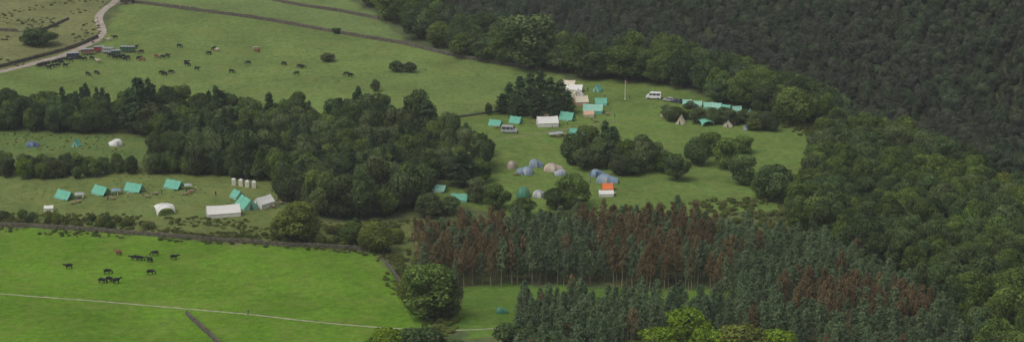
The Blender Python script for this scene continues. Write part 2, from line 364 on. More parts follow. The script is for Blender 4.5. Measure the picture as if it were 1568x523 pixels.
CW=[(192,182),(250,186),(300,182),(400,192),(470,190),(560,192),(640,205),(690,222),(742,240),(742,272),(700,278),(655,282),(640,310),(600,332),(540,336),(480,330),(425,300),(415,278),(300,268),(230,252),(290,232),(200,206)]
mixscatter('woodland',fill(CW,5.3),[('dark',3.2),('spruce',2.2),('oak',2.6),('grey',2.6),('dark',1.4),('spruce',.8)],.66,1.24)
mixscatter('hedgerow_trees',fill([(-60,268),(60,276),(150,273),(260,268),(330,270),(420,280),(420,262),(300,255),(150,258),(60,262),(-60,255)],3.6),[('dark',3),('oak',2),('grey',1),('bright',.12)],.36,.64)
mixscatter('hedgerow',fill([(-60,322),(60,332),(230,342),(230,350),(60,346),(-60,340)],3.2),[('bush',3),('bushy',1),('fern',1)],.5,1.1)
mixscatter('hedgerow',fill([(430,340),(520,348),(620,340),(625,372),(560,380),(430,372)],4.2),[('bush',3),('bushy',1.2),('fern',2)],.5,1.5)
BELT=[(540,-14),(560,8),(620,48),(700,82),(780,98),(850,108),(900,120),(930,122),(1010,128),(1060,142),(1120,158),(1190,176),(1262,196),(1290,180),(1200,150),(1100,130),(1000,108),(900,92),(800,76),(700,50),(640,20),(600,-14)]
mixscatter('woodland',fill(BELT,5.6),[('oak',4),('dark',4),('far',1)],.8,1.4)
OW=[(1262,212),(1300,204),(1400,238),(1568,312),(1800,430),(1800,680),(1530,640),(1500,540),(1450,480),(1385,430),(1300,385),(1215,360),(1215,340),(1240,300),(1250,250)]
mixscatter('woodland',fill(OW,5.6),[('oak',5),('dark',6),('grey',.8),('yel',.15)],.72,1.22)
PA=[(632,388),(740,372),(900,362),(1040,362),(1150,385),(1280,415),(1400,470),(1500,540),(1440,560),(1300,530),(1180,500),(1110,462),(1080,448),(900,438),(800,438),(700,443),(650,436)]
PBk=[(800,500),(870,490),(960,494),(1060,500),(1110,492),(1200,512),(1330,545),(1460,570),(1500,680),(1270,680),(1250,560),(1200,538),(1010,534),(950,545),(930,680),(780,680),(788,540)]
brown=[gp(p) for p in ([(600,370),(780,370),(775,455),(600,455)],[(885,350),(1085,350),(1100,458),(930,455)],[(1180,472),(1300,465),(1450,520),(1430,545),(1240,520)])]
P=np.concatenate([fill(PA,3.0,.42),fill(PBk,3.0,.42)])
bx=P[:,0]+(vn(P[:,0],P[:,1],9,3)-.5)*18; by=P[:,1]+(vn(P[:,0],P[:,1],9,6)-.5)*18
isb=np.zeros(len(P),bool)
for b in brown: isb|=inpoly(bx,by,b)
rr=rng.random(len(P)); isb=(isb&(rr>.3))|(~isb&(rr<.04))
scatter('conifer_plantation','pine',P[~isb],rng.uniform(.68,1.1,(~isb).sum()))
scatter('conifer_plantation','larch',P[isb],rng.uniform(.75,1.05,isb.sum()))
gx,gy=np.meshgrid(np.arange(-260,700,4.1),np.arange(560,1400,4.1)); gx=gx.ravel()+rng.uniform(-2,2,gx.size); gy=gy.ravel()+rng.uniform(-2,2,gy.size)
s=(gx-105)*.788+(gy-674)*.615; k=(s>20)&(s<250)&(gx>-250)&(np.abs(gx)<gy*.32+20); PF=np.column_stack([gx[k],gy[k]])
mixscatter('distant_forest',PF,[('far',4),('farcon',1.4),('farb',2.5),('far',2.5),('farcon2',2),('farb',2.5)],.46,.86)
# ------------------------------------------------------------------ single trees
def tree(name,key,u,v,hpx,wpx=None,i=None):
    ms=protos[key][1]; mm=ms[random.randrange(len(ms))] if i is None else ms[i%len(ms)]
    co=np.empty(len(mm.vertices)*3); mm.vertices.foreach_get('co',co); co=co.reshape(-1,3); h0=co[:,2].max(); w0=np.percentile(np.abs(co[:,:2]),98)*2
    x,y=G(u,v); s=scl((x,y)); h=hpx/s; w=(wpx/s if wpx else w0*h/h0)
    return obj(name,mm,(x,y,float(H(x,y))-.1),random.uniform(0,6.28),(w/w0,w/w0,h/h0))
for u,v,h,w,k in [(810,106,88,80,'dark'),(775,98,50,55,'oak'),(640,60,48,48,'dark'),(672,72,40,40,'oak'),(710,86,38,46,'oak'),(745,94,38,40,'dark'),(960,124,58,60,'oak'),(905,120,45,50,'dark'),(1005,128,45,45,'oak'),(1100,158,40,40,'dark'),(1215,190,58,62,'oak'),(1175,178,52,48,'dark'),(1135,165,46,45,'oak'),(600,30,45,45,'oak'),(570,10,40,42,'dark'),(860,110,44,44,'dark')]:
    tree('oak_tree',k,u,v,h,w)
for u,v,h,w,k in [(608,110,18,22,'dark'),(628,111,17,20,'dark'),(502,94,14,22,'grey'),(575,140,20,14,'grey'),(516,51,9,14,'dark'),(60,70,28,48,'dark'),(44,68,18,24,'dark')]:
    tree('hawthorn_tree',k,u,v,h,w)
for u,v,h,w in [(780,170,46,26),(796,170,56,28),(812,174,66,32),(828,172,70,30),(842,174,58,28),(858,172,52,30),(869,174,38,24),(769,174,32,22),(790,178,36,26),(822,180,48,28),(846,180,40,26)]:
    tree('pine_tree','spruce',u,v,h,w)
for u,v,h,w,k in [(878,252,50,38,'dark'),(900,246,58,34,'oak'),(918,257,50,36,'dark'),(938,256,66,34,'spruce'),(958,260,50,40,'oak'),(982,262,60,40,'grey'),(1004,260,44,36,'dark'),(950,268,34,34,'grey'),(892,260,36,32,'grey'),(1018,264,34,28,'oak'),(1036,276,42,36,'dark'),(926,248,68,26,'spruce'),(970,268,30,28,'dark'),
   (1068,252,44,40,'dark'),(1086,238,38,32,'oak'),(1112,258,50,36,'oak'),(1137,282,48,40,'dark'),(1140,234,28,28,'oak'),(1185,308,60,58,'dark'),(1166,302,38,28,'oak')]:
    tree('pine_tree' if k=='spruce' else 'broadleaf_tree',k,u,v,h,w)
for u,v,h,w,k in [(455,370,66,58,'yel'),(432,366,40,34,'oak'),(577,384,46,56,'yel'),(540,372,36,36,'oak'),(655,490,92,72,'oak'),(688,486,64,46,'grey'),(628,470,56,40,'yel'),(600,545,46,72,'bright'),(645,560,64,60,'dark'),(690,556,40,60,'dark'),
   (1048,545,80,80,'bright'),(1005,552,54,66,'bright'),(1130,590,104,100,'yel'),(1190,596,96,84,'bright'),(1085,586,88,70,'bright'),(985,565,48,60,'yel'),(790,556,64,70,'dark'),(840,566,56,60,'oak'),(545,585,64,60,'dark')]:
    tree('broadleaf_tree',k,u,v,h,w)
for u,v,h,w,k in [(215,207,92,40,'spruce'),(230,204,76,34,'spruce'),(255,200,72,36,'dark'),(200,203,70,34,'spruce'),(340,205,70,34,'spruce'),(640,215,82,50,'dark'),(625,212,60,30,'spruce'),(655,222,72,34,'spruce'),(553,335,78,44,'dark'),(520,334,70,48,'dark'),(490,330,74,44,'oak'),(605,322,64,54,'grey'),(578,322,92,42,'grey'),(640,318,72,50,'dark'),(655,290,66,40,'dark'),(708,284,56,48,'spruce'),(735,280,40,36,'oak'),(730,310,42,34,'grey'),(760,320,40,38,'oak'),(878,318,56,50,'oak'),(850,320,34,38,'dark'),(800,334,34,40,'oak'),(688,328,30,34,'dark'),(655,332,40,38,'grey'),(748,176,20,12,'dark'),(710,228,36,40,'grey'),(735,238,36,40,'oak')]:
    tree('pine_tree' if k=='spruce' else 'broadleaf_tree',k,u,v,h,w)
for i in range(20):
    u=1020+i*8.6+random.uniform(-3,3); tree('hawthorn_tree',random.choice(['dark','oak','grey']),u,176+i*.9+random.uniform(-2,9),random.uniform(14,28),random.uniform(18,28))
# ground cover
def rsc(n,a,b): 
    s=rng.uniform(a,b,n); return np.column_stack([s*1.3,s*1.3,s*.8])
P=fill(regs[0][0],1.9); P=P[vn(P[:,0],P[:,1],8,14)>.42]; scatter('bracken','fern',P,rsc(len(P),.12,.36))
P=fill(regs[3][0],2.6); P=P[vn(P[:,0],P[:,1],8,15)>.6]; scatter('rough_grass','fern',P,rsc(len(P),.08,.2))
P=fill(regs[6][0],3.4); P=P[vn(P[:,0],P[:,1],12,16)>.55]; scatter('bracken','fern',P,rsc(len(P),.1,.35))
P=fill(regs[2][0],2.4); P=P[vn(P[:,0],P[:,1],9,17)>.68]; scatter('rough_grass','fern',P,rsc(len(P),.06,.14))
P=fill(regs[1][0],5.0); P=P[vn(P[:,0],P[:,1],11,19)>.66]; scatter('rough_grass','fern',P,rsc(len(P),.04,.09))
P=fill(regs[4][0],5.5); P=P[vn(P[:,0],P[:,1],11,20)>.62]; scatter('rough_grass','fern',P,rsc(len(P),.06,.14))
P=fill([(-60,340),(130,347),(300,361),(430,370),(570,378),(590,400),(640,470),(650,500),(660,480),(610,390),(575,372),(300,356),(-60,334)],1.7); scatter('bracken','fern',P,rsc(len(P),.18,.5))
P=fill([(900,326),(1200,300),(1225,330),(1215,360),(1150,372),(1000,352),(760,345),(760,330)],2.8); P=P[vn(P[:,0],P[:,1],9,18)>.4]; scatter('bracken','fern',P,rsc(len(P),.2,.6))
P=fill([(1180,186),(1262,200),(1258,250),(1240,300),(1225,300),(1235,240),(1235,212)],2.2); scatter('bracken','fern',P,rsc(len(P),.2,.6))
P=fill([(640,400),(700,440),(700,500),(680,520),(650,480)],2.6); scatter('bracken','bushy',P,rsc(len(P),.25,.7))
# ------------------------------------------------------------------ tents
teal=simple('teal_canvas',(.14,.43,.31),.75,.12,1.2,transl=.15); teal2=simple('pale_teal_canvas',(.27,.52,.41),.75,.12,1.2,transl=.15)
white=simple('white_canvas',(.72,.70,.66),.8,.06,1.5,transl=.15); cream=simple('cream_canvas',(.64,.57,.44),.8,.08,1.5,transl=.15)
peach=simple('peach_canvas',(.62,.38,.26),.8,.1,1.5,transl=.15); orange=simple('orange_nylon',(.75,.18,.04),.6,.1,1.5,transl=.15)
blue=simple('blue_nylon',(.20,.29,.38),.6,.15,1.5,transl=.15); navy=simple('navy_nylon',(.08,.12,.22),.6,.15,1.5,transl=.15); greyt=simple('grey_nylon',(.36,.38,.40),.6,.12,1.5,transl=.15)
tan=simple('tan_nylon',(.46,.37,.30),.7,.12,1.5,transl=.15); green=simple('green_nylon',(.05,.20,.11),.6,.12,1.5,transl=.15)
dark=simple('tent_door_shade',(.03,.035,.03),.9); pole=simple('tent_pole',(.35,.3,.22),.5)  # dark: near-black door panels, shade of the open doorway put into the colour
def ridge(name,u,v,L,W,Hh,hw,rz,fab,wallfab,porch=0.0,guy=True,dz=0):
    b=MB(); n=8
    def sect(x,k):
        sag=.06*math.sin(math.pi*k)*Hh; o=.12
        return [(x,-W/2-o,hw-.12-.0),(x,-W/4,hw+(Hh-hw)*.47-sag*.9),(x,0,Hh-sag),(x,W/4,hw+(Hh-hw)*.47-sag*.9),(x,W/2+o,hw-.12)]
    vs=[]
    for i in range(n+1):
        k=i/n; x=-L/2-.1+(L+.2+porch)*k; vs+=sect(x,(k*2)%1 if porch else k)
    fs=[(i*5+j,(i+1)*5+j,(i+1)*5+j+1,i*5+j+1) for i in range(n) for j in range(4)]
    b.add(vs,fs,0)
    for sgn in (-1,1):
        y=sgn*W/2; m=7; vs=[]
        for i in range(m+1):
            x=-L/2+L*i/m; yy=y+.04*(i%2); vs+=[(x,yy+sgn*.06,0),(x,yy-sgn*.02,hw-.06)]
        b.add(vs,[(i*2,i*2+2,i*2+3,i*2+1) for i in range(m)],1)
    for sx in (-1,1):
        x=sx*L/2
        b.add([(x,-W/2,0),(x,-W/2,hw-.06),(x,0,Hh-.08),(x,W/2,hw-.06),(x,W/2,0)],[(0,1,2,3,4)],1)
        x2=x+sx*.02
        b.add([(x2,-W*.12,.02),(x2,-.03,hw+(Hh-hw)*.55),(x2,.03,hw+(Hh-hw)*.55),(x2,W*.12,.02)],[(0,1,2,3)],2)
        b.add([(x2+sx*.03,-W*.12,.02),(x2+sx*.25,-W*.26,.02),(x2+sx*.05,-.05,hw+(Hh-hw)*.55)],[(0,1,2)],0)
        b.tube([(x+sx*.05,0,0),(x+sx*.05,0,Hh+.2)],[.035,.03],3,5)
    if porch:
        for y in (-W/2-.1,0,W/2+.1):
            b.tube([(L/2+porch,y,0),(L/2+porch,y,(Hh if y==0 else hw-.1)+.15)],[.035,.03],3,5)
    if guy:
        for i in range(4):
            x=-L/2+L*i/3
            for sgn in (-1,1): b.tube([(x,sgn*(W/2+.1),hw-.1),(x,sgn*(W/2+1.1),0.02)],[.012,.012],3,3)
    return obj(name,b.mesh(name,[fab,wallfab,dark,pole]),at(u,v,dz),rz)
def dome(name,u,v,L,W,Hh,rz,fab,fab2,porch=True):
    b=MB(); nu,nv=20,7; vs=[];fs=[]
    for j in range(nv+1):
        ph=j/nv*math.pi/2
        for i in range(nu):
            th=2*math.pi*i/nu; cr=abs(math.sin(2*th)); k=(1+.10*cr)*(math.cos(ph)**.85)
            vs.append((L/2*math.cos(th)*k,W/2*math.sin(th)*k,Hh*math.sin(ph)*(1-.03*(1-cr)*math.cos(ph))))
    pn=(0,19,4,5,10,9,14,15)
    b.add(vs,[(j*nu+i,j*nu+(i+1)%nu,(j+1)*nu+(i+1)%nu,(j+1)*nu+i) for j in range(nv) for i in range(nu) if not(i in pn and j<4)],0)
    b.add(vs,[(j*nu+i,j*nu+(i+1)%nu,(j+1)*nu+(i+1)%nu,(j+1)*nu+i) for j in range(nv) for i in range(nu) if (i in pn and j<4)],1)
    for a in (math.pi/4,-math.pi/4):
        pts=[]
        for t in np.linspace(0,math.pi,13):
            pts.append((L/2*1.12*math.cos(a)*math.cos(t),W/2*1.12*math.sin(a)*math.cos(t),max(0,Hh*1.015*math.sin(t)**.9)))
        b.tube(pts,[.03]*13,3,4)
    if porch:
        pv=[]; m=8
        for k,(xx,s) in enumerate(((L*.32,.62),(L*.55,.60),(L*.78,.50))):
            for t in range(m+1):
                an=math.pi*t/m; pv.append((xx,W*s*.78*math.cos(an),Hh*(.82-.16*k)*math.sin(an)**.8))
        b.add(pv,[(k*(m+1)+t,k*(m+1)+t+1,(k+1)*(m+1)+t+1,(k+1)*(m+1)+t) for k in range(2) for t in range(m)],0)
        x=L*.78+.0; b.add([(x,-W*.2,.02),(x+.01,-W*.14,Hh*.36),(x+.01,W*.14,Hh*.36),(x,W*.2,.02)],[(0,1,2,3)],2)
        e=[(x-.01,W*.39*math.cos(math.pi*t/m),Hh*.5*math.sin(math.pi*t/m)**.8) for t in range(m+1)]; b.add(e,[tuple(range(m+1))],1)
    return obj(name,b.mesh(name,[fab,fab2,dark,pole],True),at(u,v),rz)
def canopy(name,u,v,W,Hh,rz,fab,legs=False):
    b=MB(); n=12; vs=[]
    for i in range(n+1):
        for j in range(n+1):
            x=-1+2*i/n; y=-1+2*j/n
            if legs: z=Hh*(1-.22*max(abs(x),abs(y))-.06*(x*x+y*y)*.5)
            else: z=Hh*(1-.2*(x*x+y*y)-.6*(x*y)**4)
            vs.append((x*W/2,y*W/2,max(z,0)))
    b.add(vs,[(i*(n+1)+j,(i+1)*(n+1)+j,(i+1)*(n+1)+j+1,i*(n+1)+j+1) for i in range(n) for j in range(n)],0)
    for sx in (-1,1):
        for sy in (-1,1):
            if legs: b.tube([(sx*W/2,sy*W/2,0),(sx*W/2,sy*W/2,Hh*.73)],[.04,.04],3,5)
    if not legs:
        for a in (1,-1):
            b.tube([(t*W/2,a*t*W/2,max(0,Hh*(1-.4*t*t-.6*t**8))+.04) for t in np.linspace(-1,1,15)],[.035]*15,3,4)
    return obj(name,b.mesh(name,[fab,fab,dark,pole],True),at(u,v),rz)
def toilet(u,v,rz):
    b=MB(); b.box((0,0,.95),(1.25,1.25,1.9),0,.96)
    b.add([(-.62,-.62,1.905),(.62,-.62,1.905),(.62,.62,1.905),(-.62,.62,1.905),(0,0,2.35)],[(0,1,4),(1,2,4),(2,3,4),(3,0,4)],0)
    b.add([(-.3,-.633,.05),(.3,-.633,.05),(.28,-.622,1.7),(-.28,-.622,1.7)],[(0,1,2,3)],1)
    for sx in(-1,1):
        for sy in(-1,1): b.tube([(sx*.64,sy*.64,0),(sx*.61,sy*.61,1.95)],[.025,.025],2,4)
    return obj('toilet_tent',b.mesh('toilet_tent',[white,cream,pole]),at(u,v),rz)
D=math.radians
for u,v,r in ((97,303,-38),(153,296,-42),(203,292,-30),(264,287,-35)):
    ridge('ridge_tent',u,v,4.2,3.4,2.7,.5,D(r),teal,teal2,1.8)
canopy('shade_canopy',288,289,2.4,1.8,.2,greyt,True); canopy('shade_canopy',178,297,2.8,1.9,.2,blue,True); canopy('shade_canopy',122,303,2.8,1.9,.2,greyt,True)
ridge('small_white_tent',75,324,2.6,2.2,2.1,1.5,D(10),white,white)
canopy('arch_shelter',251,326,5.6,2.9,D(25),white)
ridge('marquee_tent',342,329,9.6,5,3.2,1.3,D(16),white,white)
ridge('ridge_tent',380,318,5,4.6,3.2,.8,D(120),teal,teal2,2)
ridge('ridge_tent',364,303,3.6,3.4,2.6,.8,D(130),teal,teal2)
ridge('marquee_tent',404,316,5.4,4,3.4,1.6,D(50),white,white)
for u,v in((358,283),(369,284),(379,286),(389,287)): toilet(u,v,D(random.uniform(-8,8)))
dome('dome_tent',48,224,3.4,3,1.9,D(20),navy,blue); ridge('ridge_tent',117,224,2.4,2.4,2.6,.4,D(70),teal,teal2); dome('dome_tent',180,222,3.8,3.4,2.2,D(200),white,greyt,True); dome('dome_tent',47,254,2.6,2.2,1.4,0,white,greyt,False)
ridge('ridge_tent',757,192,3.4,3,2.2,.4,D(-25),teal,teal2,1); ridge('ridge_tent',789,188,3.6,3,2.5,.4,D(-30),teal,teal2,.6)
ridge('marquee_tent',838,192,7.2,5,3.4,1.5,D(8),white,white); ridge('ridge_tent',833,180,3,3,2.6,1,D(8),peach,cream)
ridge('ridge_tent',866,183,3.8,3.2,3,.5,D(-30),teal,teal2,1.4); ridge('ridge_tent',883,206,5,3.6,2.4,.8,D(10),teal,teal2)
canopy('shade_canopy',856,208,3,1.6,.3,greyt,True); canopy('shade_canopy',846,209,2.6,1.5,.1,greyt,True)
ridge('mess_tent',908,172,7,4.6,3.2,1.2,D(-6),teal2,teal); ridge('mess_tent',890,160,4.6,4,3.4,1.4,D(10),cream,peach); ridge('mess_tent',884,150,4.4,4,3.2,1.2,D(80),white,cream)
ridge('ridge_tent',920,160,4.2,3.2,2.6,.8,D(0),teal,teal2); ridge('ridge_tent',901,177,3.6,2.8,1.9,.8,D(5),peach,cream); ridge('mess_tent',880,140,6,4.2,2.8,1.2,D(-12),white,cream); ridge('ridge_tent',872,132,4.4,3.4,2.4,1,D(-12),cream,white)
ridge('ridge_tent',915,140,3,2.6,2.8,.8,D(60),teal,teal2)
dome('dome_tent',783,257,3.2,2.8,2.4,D(60),tan,tan); dome('dome_tent',807,266,4.2,3.8,2.5,D(150),blue,greyt); dome('dome_tent',818,255,3.4,3.2,2.6,D(20),blue,greyt); dome('dome_tent',844,261,4.6,4.0,2.5,D(10),tan,cream); dome('dome_tent',860,267,3.2,2.8,1.8,D(190),greyt,blue)
dome('dome_tent',912,269,3.8,3.2,2.2,D(20),blue,navy); dome('tunnel_tent',926,278,5.4,4.2,2.5,D(-6),blue,greyt); ridge('ridge_tent',930,291,3.2,2.6,2.4,.8,D(5),orange,orange); ridge('ridge_tent',928,299,4.4,3,1.8,1,D(3),white,white)
dome('dome_tent',675,266,3,2.8,2.5,D(-80),blue,greyt); ridge('ridge_tent',668,292,4.4,3.4,2.2,.6,D(-20),teal2,white,1); ridge('ridge_tent',704,307,5,3.6,2.4,.8,D(-10),teal,teal2); dome('dome_tent',801,301,5.2,4.2,3.2,D(90),green,green); dome('dome_tent',824,301,3.4,3,2.2,D(10),greyt,white)
dome('dome_tent',766,478,2.4,2.0,1.5,D(10),green,green,True); dome('dome_tent',742,250,2.6,2.4,1.9,D(10),tan,cream,False)
for u,v in ((1052,163),(1068,165),(1084,167),(1098,168),(1112,171),(1128,173)): ridge('ridge_tent',u,v-2,3.2,2.8,2.2,.8,D(random.uniform(-40,40)),random.choice([teal,teal2]),teal2)
ridge('ridge_tent',1148,180,3.6,3,3,.6,D(80),teal,teal2); canopy('shade_canopy',1080,191,5,2.2,D(20),teal,False); ridge('ridge_tent',1115,193,3.4,3,2.4,.5,D(80),white,cream); ridge('ridge_tent',1042,189,3.4,3,3,.4,D(75),cream,cream); dome('dome_tent',1143,198,2.6,2.4,1.7,D(70),blue,greyt,False); ridge('ridge_tent',1246,218,2,2,2.6,1.4,D(70),navy,navy); dome('dome_tent',1183,183,2,2,1.2,0,orange,white,False); dome('dome_tent',1018,178,3,2.4,1.6,0,tan,white,False)
m_whitep=simple('white_paint',(.8,.8,.78),.4,.05); m_flag=simple('flag_cloth',(.45,.08,.08),.8)
b=MB(); b.box((0,0,.1),(.5,.5,.2),0,.8); b.tube([(0,0,0),(0,0,3.5),(0,0,7)],[.10,.08,.06],0,8); b.tube([(0,0,7),(0,0,7.12)],[.12,.12],0,8)
vs=[];
for i in range(7):
    for j in range(3): vs.append((.06+i*.17,.05*math.sin(i*1.3),6.9-j*.4-i*.06))
b.add(vs,[(i*3+j,i*3+j+1,(i+1)*3+j+1,(i+1)*3+j) for i in range(6) for j in range(2)],1)
obj('flag_pole',b.mesh('flag_pole',[m_whitep,m_flag]),at(957,152),.4)
# ------------------------------------------------------------------ vehicles
glass=simple('window_glass',(.02,.025,.03),.15,.05); tyre=simple('tyre_rubber',(.02,.02,.02),.9); hub=simple('wheel_hub',(.4,.4,.42),.4,.05,metal=.6)
silver=simple('silver_paint',(.42,.43,.45),.35,.04,metal=.2); vwhite=simple('van_white_paint',(.75,.75,.75),.35,.04); redl=simple('tail_light',(.4,.02,.02),.3); vred=simple('red_paint',(.3,.04,.03),.4); vdark=simple('dark_paint',(.05,.06,.09),.35); gpaint=simple('green_paint',(.04,.10,.05),.4)
def vehicle(name,u,v,rz,prof,W,belt,top,wheels,wins,paint,wr=.34):
    b=MB(); n=len(prof)
    hw=lambda z: W/2 if z<=belt else W/2-(z-belt)/(top-belt)*.14*W/2
    Lf=[(x,-hw(z),z) for x,z in prof]; Rt=[(x,hw(z),z) for x,z in prof]
    b.add(Lf+Rt,[tuple(range(n))[::-1],tuple(range(n,2*n))]+[(i,(i+1)%n,n+(i+1)%n,n+i) for i in range(n)],0)
    for w in wins:
        for sg in(-1,1): b.add([(x,sg*(hw(z)+.006),z) for x,z in w],[(0,1,2,3)],1)
    for (x0,z0,x1,z1) in ENDW[name]:
        dx=.012 if x0>0 else -.012
        b.add([(x0+dx,-hw(z0)*.86,z0),(x1+dx,-hw(z1)*.84,z1),(x1+dx,hw(z1)*.84,z1),(x0+dx,hw(z0)*.86,z0)],[(0,1,2,3)],1)
    for x in wheels:
        for sg in(-1,1):
            b.tube([(x,sg*(W/2-.2),wr),(x,sg*(W/2+.02),wr)],[wr,wr],2,16); b.tube([(x,sg*(W/2+.02),wr),(x,sg*(W/2+.035),wr)],[wr*.58,wr*.5],3,12)
    xm=max(p[0] for p in prof); xn=min(p[0] for p in prof)
    for sg in(-1,1):
        b.box((xm-.02,sg*W*.36,.75),(.06,.3,.16),3); b.box((xn+.0,sg*W*.42,.95),(.05,.12,.3),4); b.box((xm-1.55 if W>1.9 else xm-1.6,sg*(W/2+.09),1.15),(.1,.16,.2),0)
    b.box((xm,0,.42),(.12,W*.92,.2),2); b.box((xn,0,.42),(.12,W*.92,.2),2)
    o=obj(name,b.mesh(name,[paint,glass,tyre,hub,redl]),at(u,v),rz)
    bv=o.modifiers.new('bevel','BEVEL'); bv.width=.04; bv.segments=2; bv.limit_method='ANGLE'; bv.angle_limit=D(35); return o
VP=[(-2.75,.35),(-2.78,1.2),(-2.68,2.38),(-2.5,2.5),(1.0,2.52),(1.35,2.4),(2.05,1.45),(2.7,1.2),(2.8,.9),(2.8,.35)]
CP=[(-2.05,.32),(-2.1,.85),(-1.95,1.0),(-1.55,1.42),(-.4,1.48),(.35,1.4),(1.05,.98),(1.9,.85),(2.08,.6),(2.05,.32)]
ENDW={'parked_van':[(1.97,1.56,1.4,2.33),(-2.76,1.4,-2.69,2.2)],'parked_car':[(1.0,1.02,.42,1.37),(-1.9,1.05,-1.62,1.38)]}
vw=[[(.55,1.45),(1.75,1.45),(1.25,2.15),(.55,2.15)],[(-.9,1.45),(.35,1.45),(.35,2.15),(-.9,2.15)],[(-2.4,1.45),(-1.1,1.45),(-1.1,2.15),(-2.4,2.15)]]
cw=[[(.05,.98),(.9,.98),(.4,1.34),(.05,1.38)],[(-.95,.98),(-.05,.98),(-.05,1.39),(-.95,1.37)],[(-1.7,.98),(-1.05,.98),(-1.05,1.36),(-1.5,1.34)]]
vehicle('parked_van',780,203,D(-12),VP,2.0,1.4,2.5,(-1.7,1.75),vw,silver,.36)
vehicle('parked_van',1001,151,D(168),VP,2.0,1.4,2.5,(-1.7,1.75),vw,vwhite,.36)
vehicle('parked_car',1024,155,D(160),CP,1.75,.98,1.48,(-1.3,1.3),cw,silver,.31)
vehicle('parked_car',1036,157,D(150),CP,1.75,.98,1.48,(-1.3,1.3),cw,vdark,.31)
def trailer(u,v,rz,paint,L=4.5):
    b=MB(); b.box((0,0,1.55),(L,2,1.7),0,.97); b.box((0,0,2.43),(L*.97+.1,2.05,.06),3)
    for k in range(5):
        x=-L/2+L*(k+.5)/5
        for sg in(-1,1): b.box((x,sg*1.0,1.9),(L*.11,.05,.35),1); b.box((x+L*.1,sg*1.0,1.5),(.05,.08,1.6),3)
    for x in(-.45,.45):
        for sg in(-1,1): b.tube([(x,sg*.95,.38),(x,sg*1.15,.38)],[.38,.38],2,14); b.tube([(x,sg*1.15,.38),(x,sg*1.17,.38)],[.2,.2],3,10)
    b.tube([(L/2,-.7,.65),(L/2+1.2,0,.55),(L/2+1.5,0,.55)],[.05]*3,3,5); b.tube([(L/2,.7,.65),(L/2+1.2,0,.55)],[.05]*2,3,5); b.box((0,0,.66),(L,1.8,.1),3)
    return obj('livestock_trailer',b.mesh('livestock_trailer',[paint,glass,tyre,hub]),at(u,v),rz)
trailer(152,80,D(5),vred,4); trailer(166,82,D(-8),silver,5); trailer(196,80,D(-4),gpaint,6); trailer(134,84,D(12),simple('rust_paint',(.22,.12,.07),.7,.3),5); trailer(112,90,D(14),vdark,5); trailer(178,86,D(4),gpaint,3.6)
bale=simple('bale_wrap',(.03,.035,.03),.35,.2)
for i in range(9):
    b=MB(); b.tube([(0,-.62,.62),(0,-.58,.62),(0,.58,.62),(0,.62,.62)],[.5,.64,.64,.5],0,16); obj('silage_bale',b.mesh('silage_bale',[bale],True),at(60+i*5+random.uniform(-1,1),101-i*1.2),random.uniform(0,3))
def barn(u,v,L,W,hw,hh,rz):
    b=MB(); e=bpy.data.objects.new('stone_barn',None); S.collection.objects.link(e); e.location=at(u,v,-.1); e.rotation_euler=(0,0,rz)
    b.add([(-L/2,-W/2,0),(L/2,-W/2,0),(L/2,W/2,0),(-L/2,W/2,0),(-L/2,-W/2,hw),(L/2,-W/2,hw),(L/2,W/2,hw),(-L/2,W/2,hw),(-L/2,0,hh),(L/2,0,hh)],[(0,1,5,4),(1,2,6,9,5),(2,3,7,6),(3,0,4,8,7)],0)
    o=obj('walls',b.mesh('walls',[simple('barn_stone',(.2,.18,.15),.95,.4,3)]),parent=e)
    r=MB(); t=.12
    for s_ in(-1,1):
        y=s_*(W/2+.3); zz=hw-.3*(hh-hw)/(W/2)+.01
        r.add([(-L/2-.2,y,zz),(L/2+.2,y,zz),(L/2+.2,0,hh+.02),(-L/2-.2,0,hh+.02),(-L/2-.2,y,zz+t),(L/2+.2,y,zz+t),(L/2+.2,0,hh+t+.02),(-L/2-.2,0,hh+t+.02)],[(0,1,2,3),(4,5,6,7),(0,1,5,4),(1,2,6,5),(3,0,4,7)],0)
    obj('roof',r.mesh('roof',[simple('slate_roof',(.14,.14,.15),.7,.25,3)]),parent=e)
    d=MB(); d.box((0,-W/2-.03,1.1),(1.6,.08,2.2)); obj('door',d.mesh('door',[simple('barn_door_wood',(.1,.07,.05))]),parent=e)
    w=MB(); w.box((-L*.3,-W/2-.02,1.7),(.8,.06,.7)); w.box((L*.3,-W/2-.02,1.7),(.8,.06,.7)); obj('windows',w.mesh('windows',[glass]),parent=e)
barn(192,6,5,4,2.4,3.8,.3)
# ------------------------------------------------------------------ animals and people
def skin(name,V,E,R,mats,root=0,sub=1):
    me=bpy.data.meshes.new('tmp'); me.from_pydata(V,E,[]); o=bpy.data.objects.new('tmp',me); S.collection.objects.link(o)
    md=o.modifiers.new('s','SKIN'); 
    sv=me.skin_vertices[0].data if me.skin_vertices else None
    if sv is None:
        bpy.context.view_layer.objects.active=o; bpy.ops.mesh.customdata_skin_add(); sv=me.skin_vertices[0].data
    for i,r in enumerate(R): sv[i].radius=(r,r) if not hasattr(r,'__len__') else r
    for i in range(len(V)): sv[i].use_root=(i==root)
    ss=o.modifiers.new('u','SUBSURF'); ss.levels=sub; ss.render_levels=sub
    dg=bpy.context.evaluated_depsgraph_get(); out=bpy.data.meshes.new_from_object(o.evaluated_get(dg)); out.name=name
    bpy.data.objects.remove(o); 
    out.materials.clear()
    for m_ in mats: out.materials.append(m_)
    out.polygons.foreach_set('use_smooth',[True]*len(out.polygons)); return out
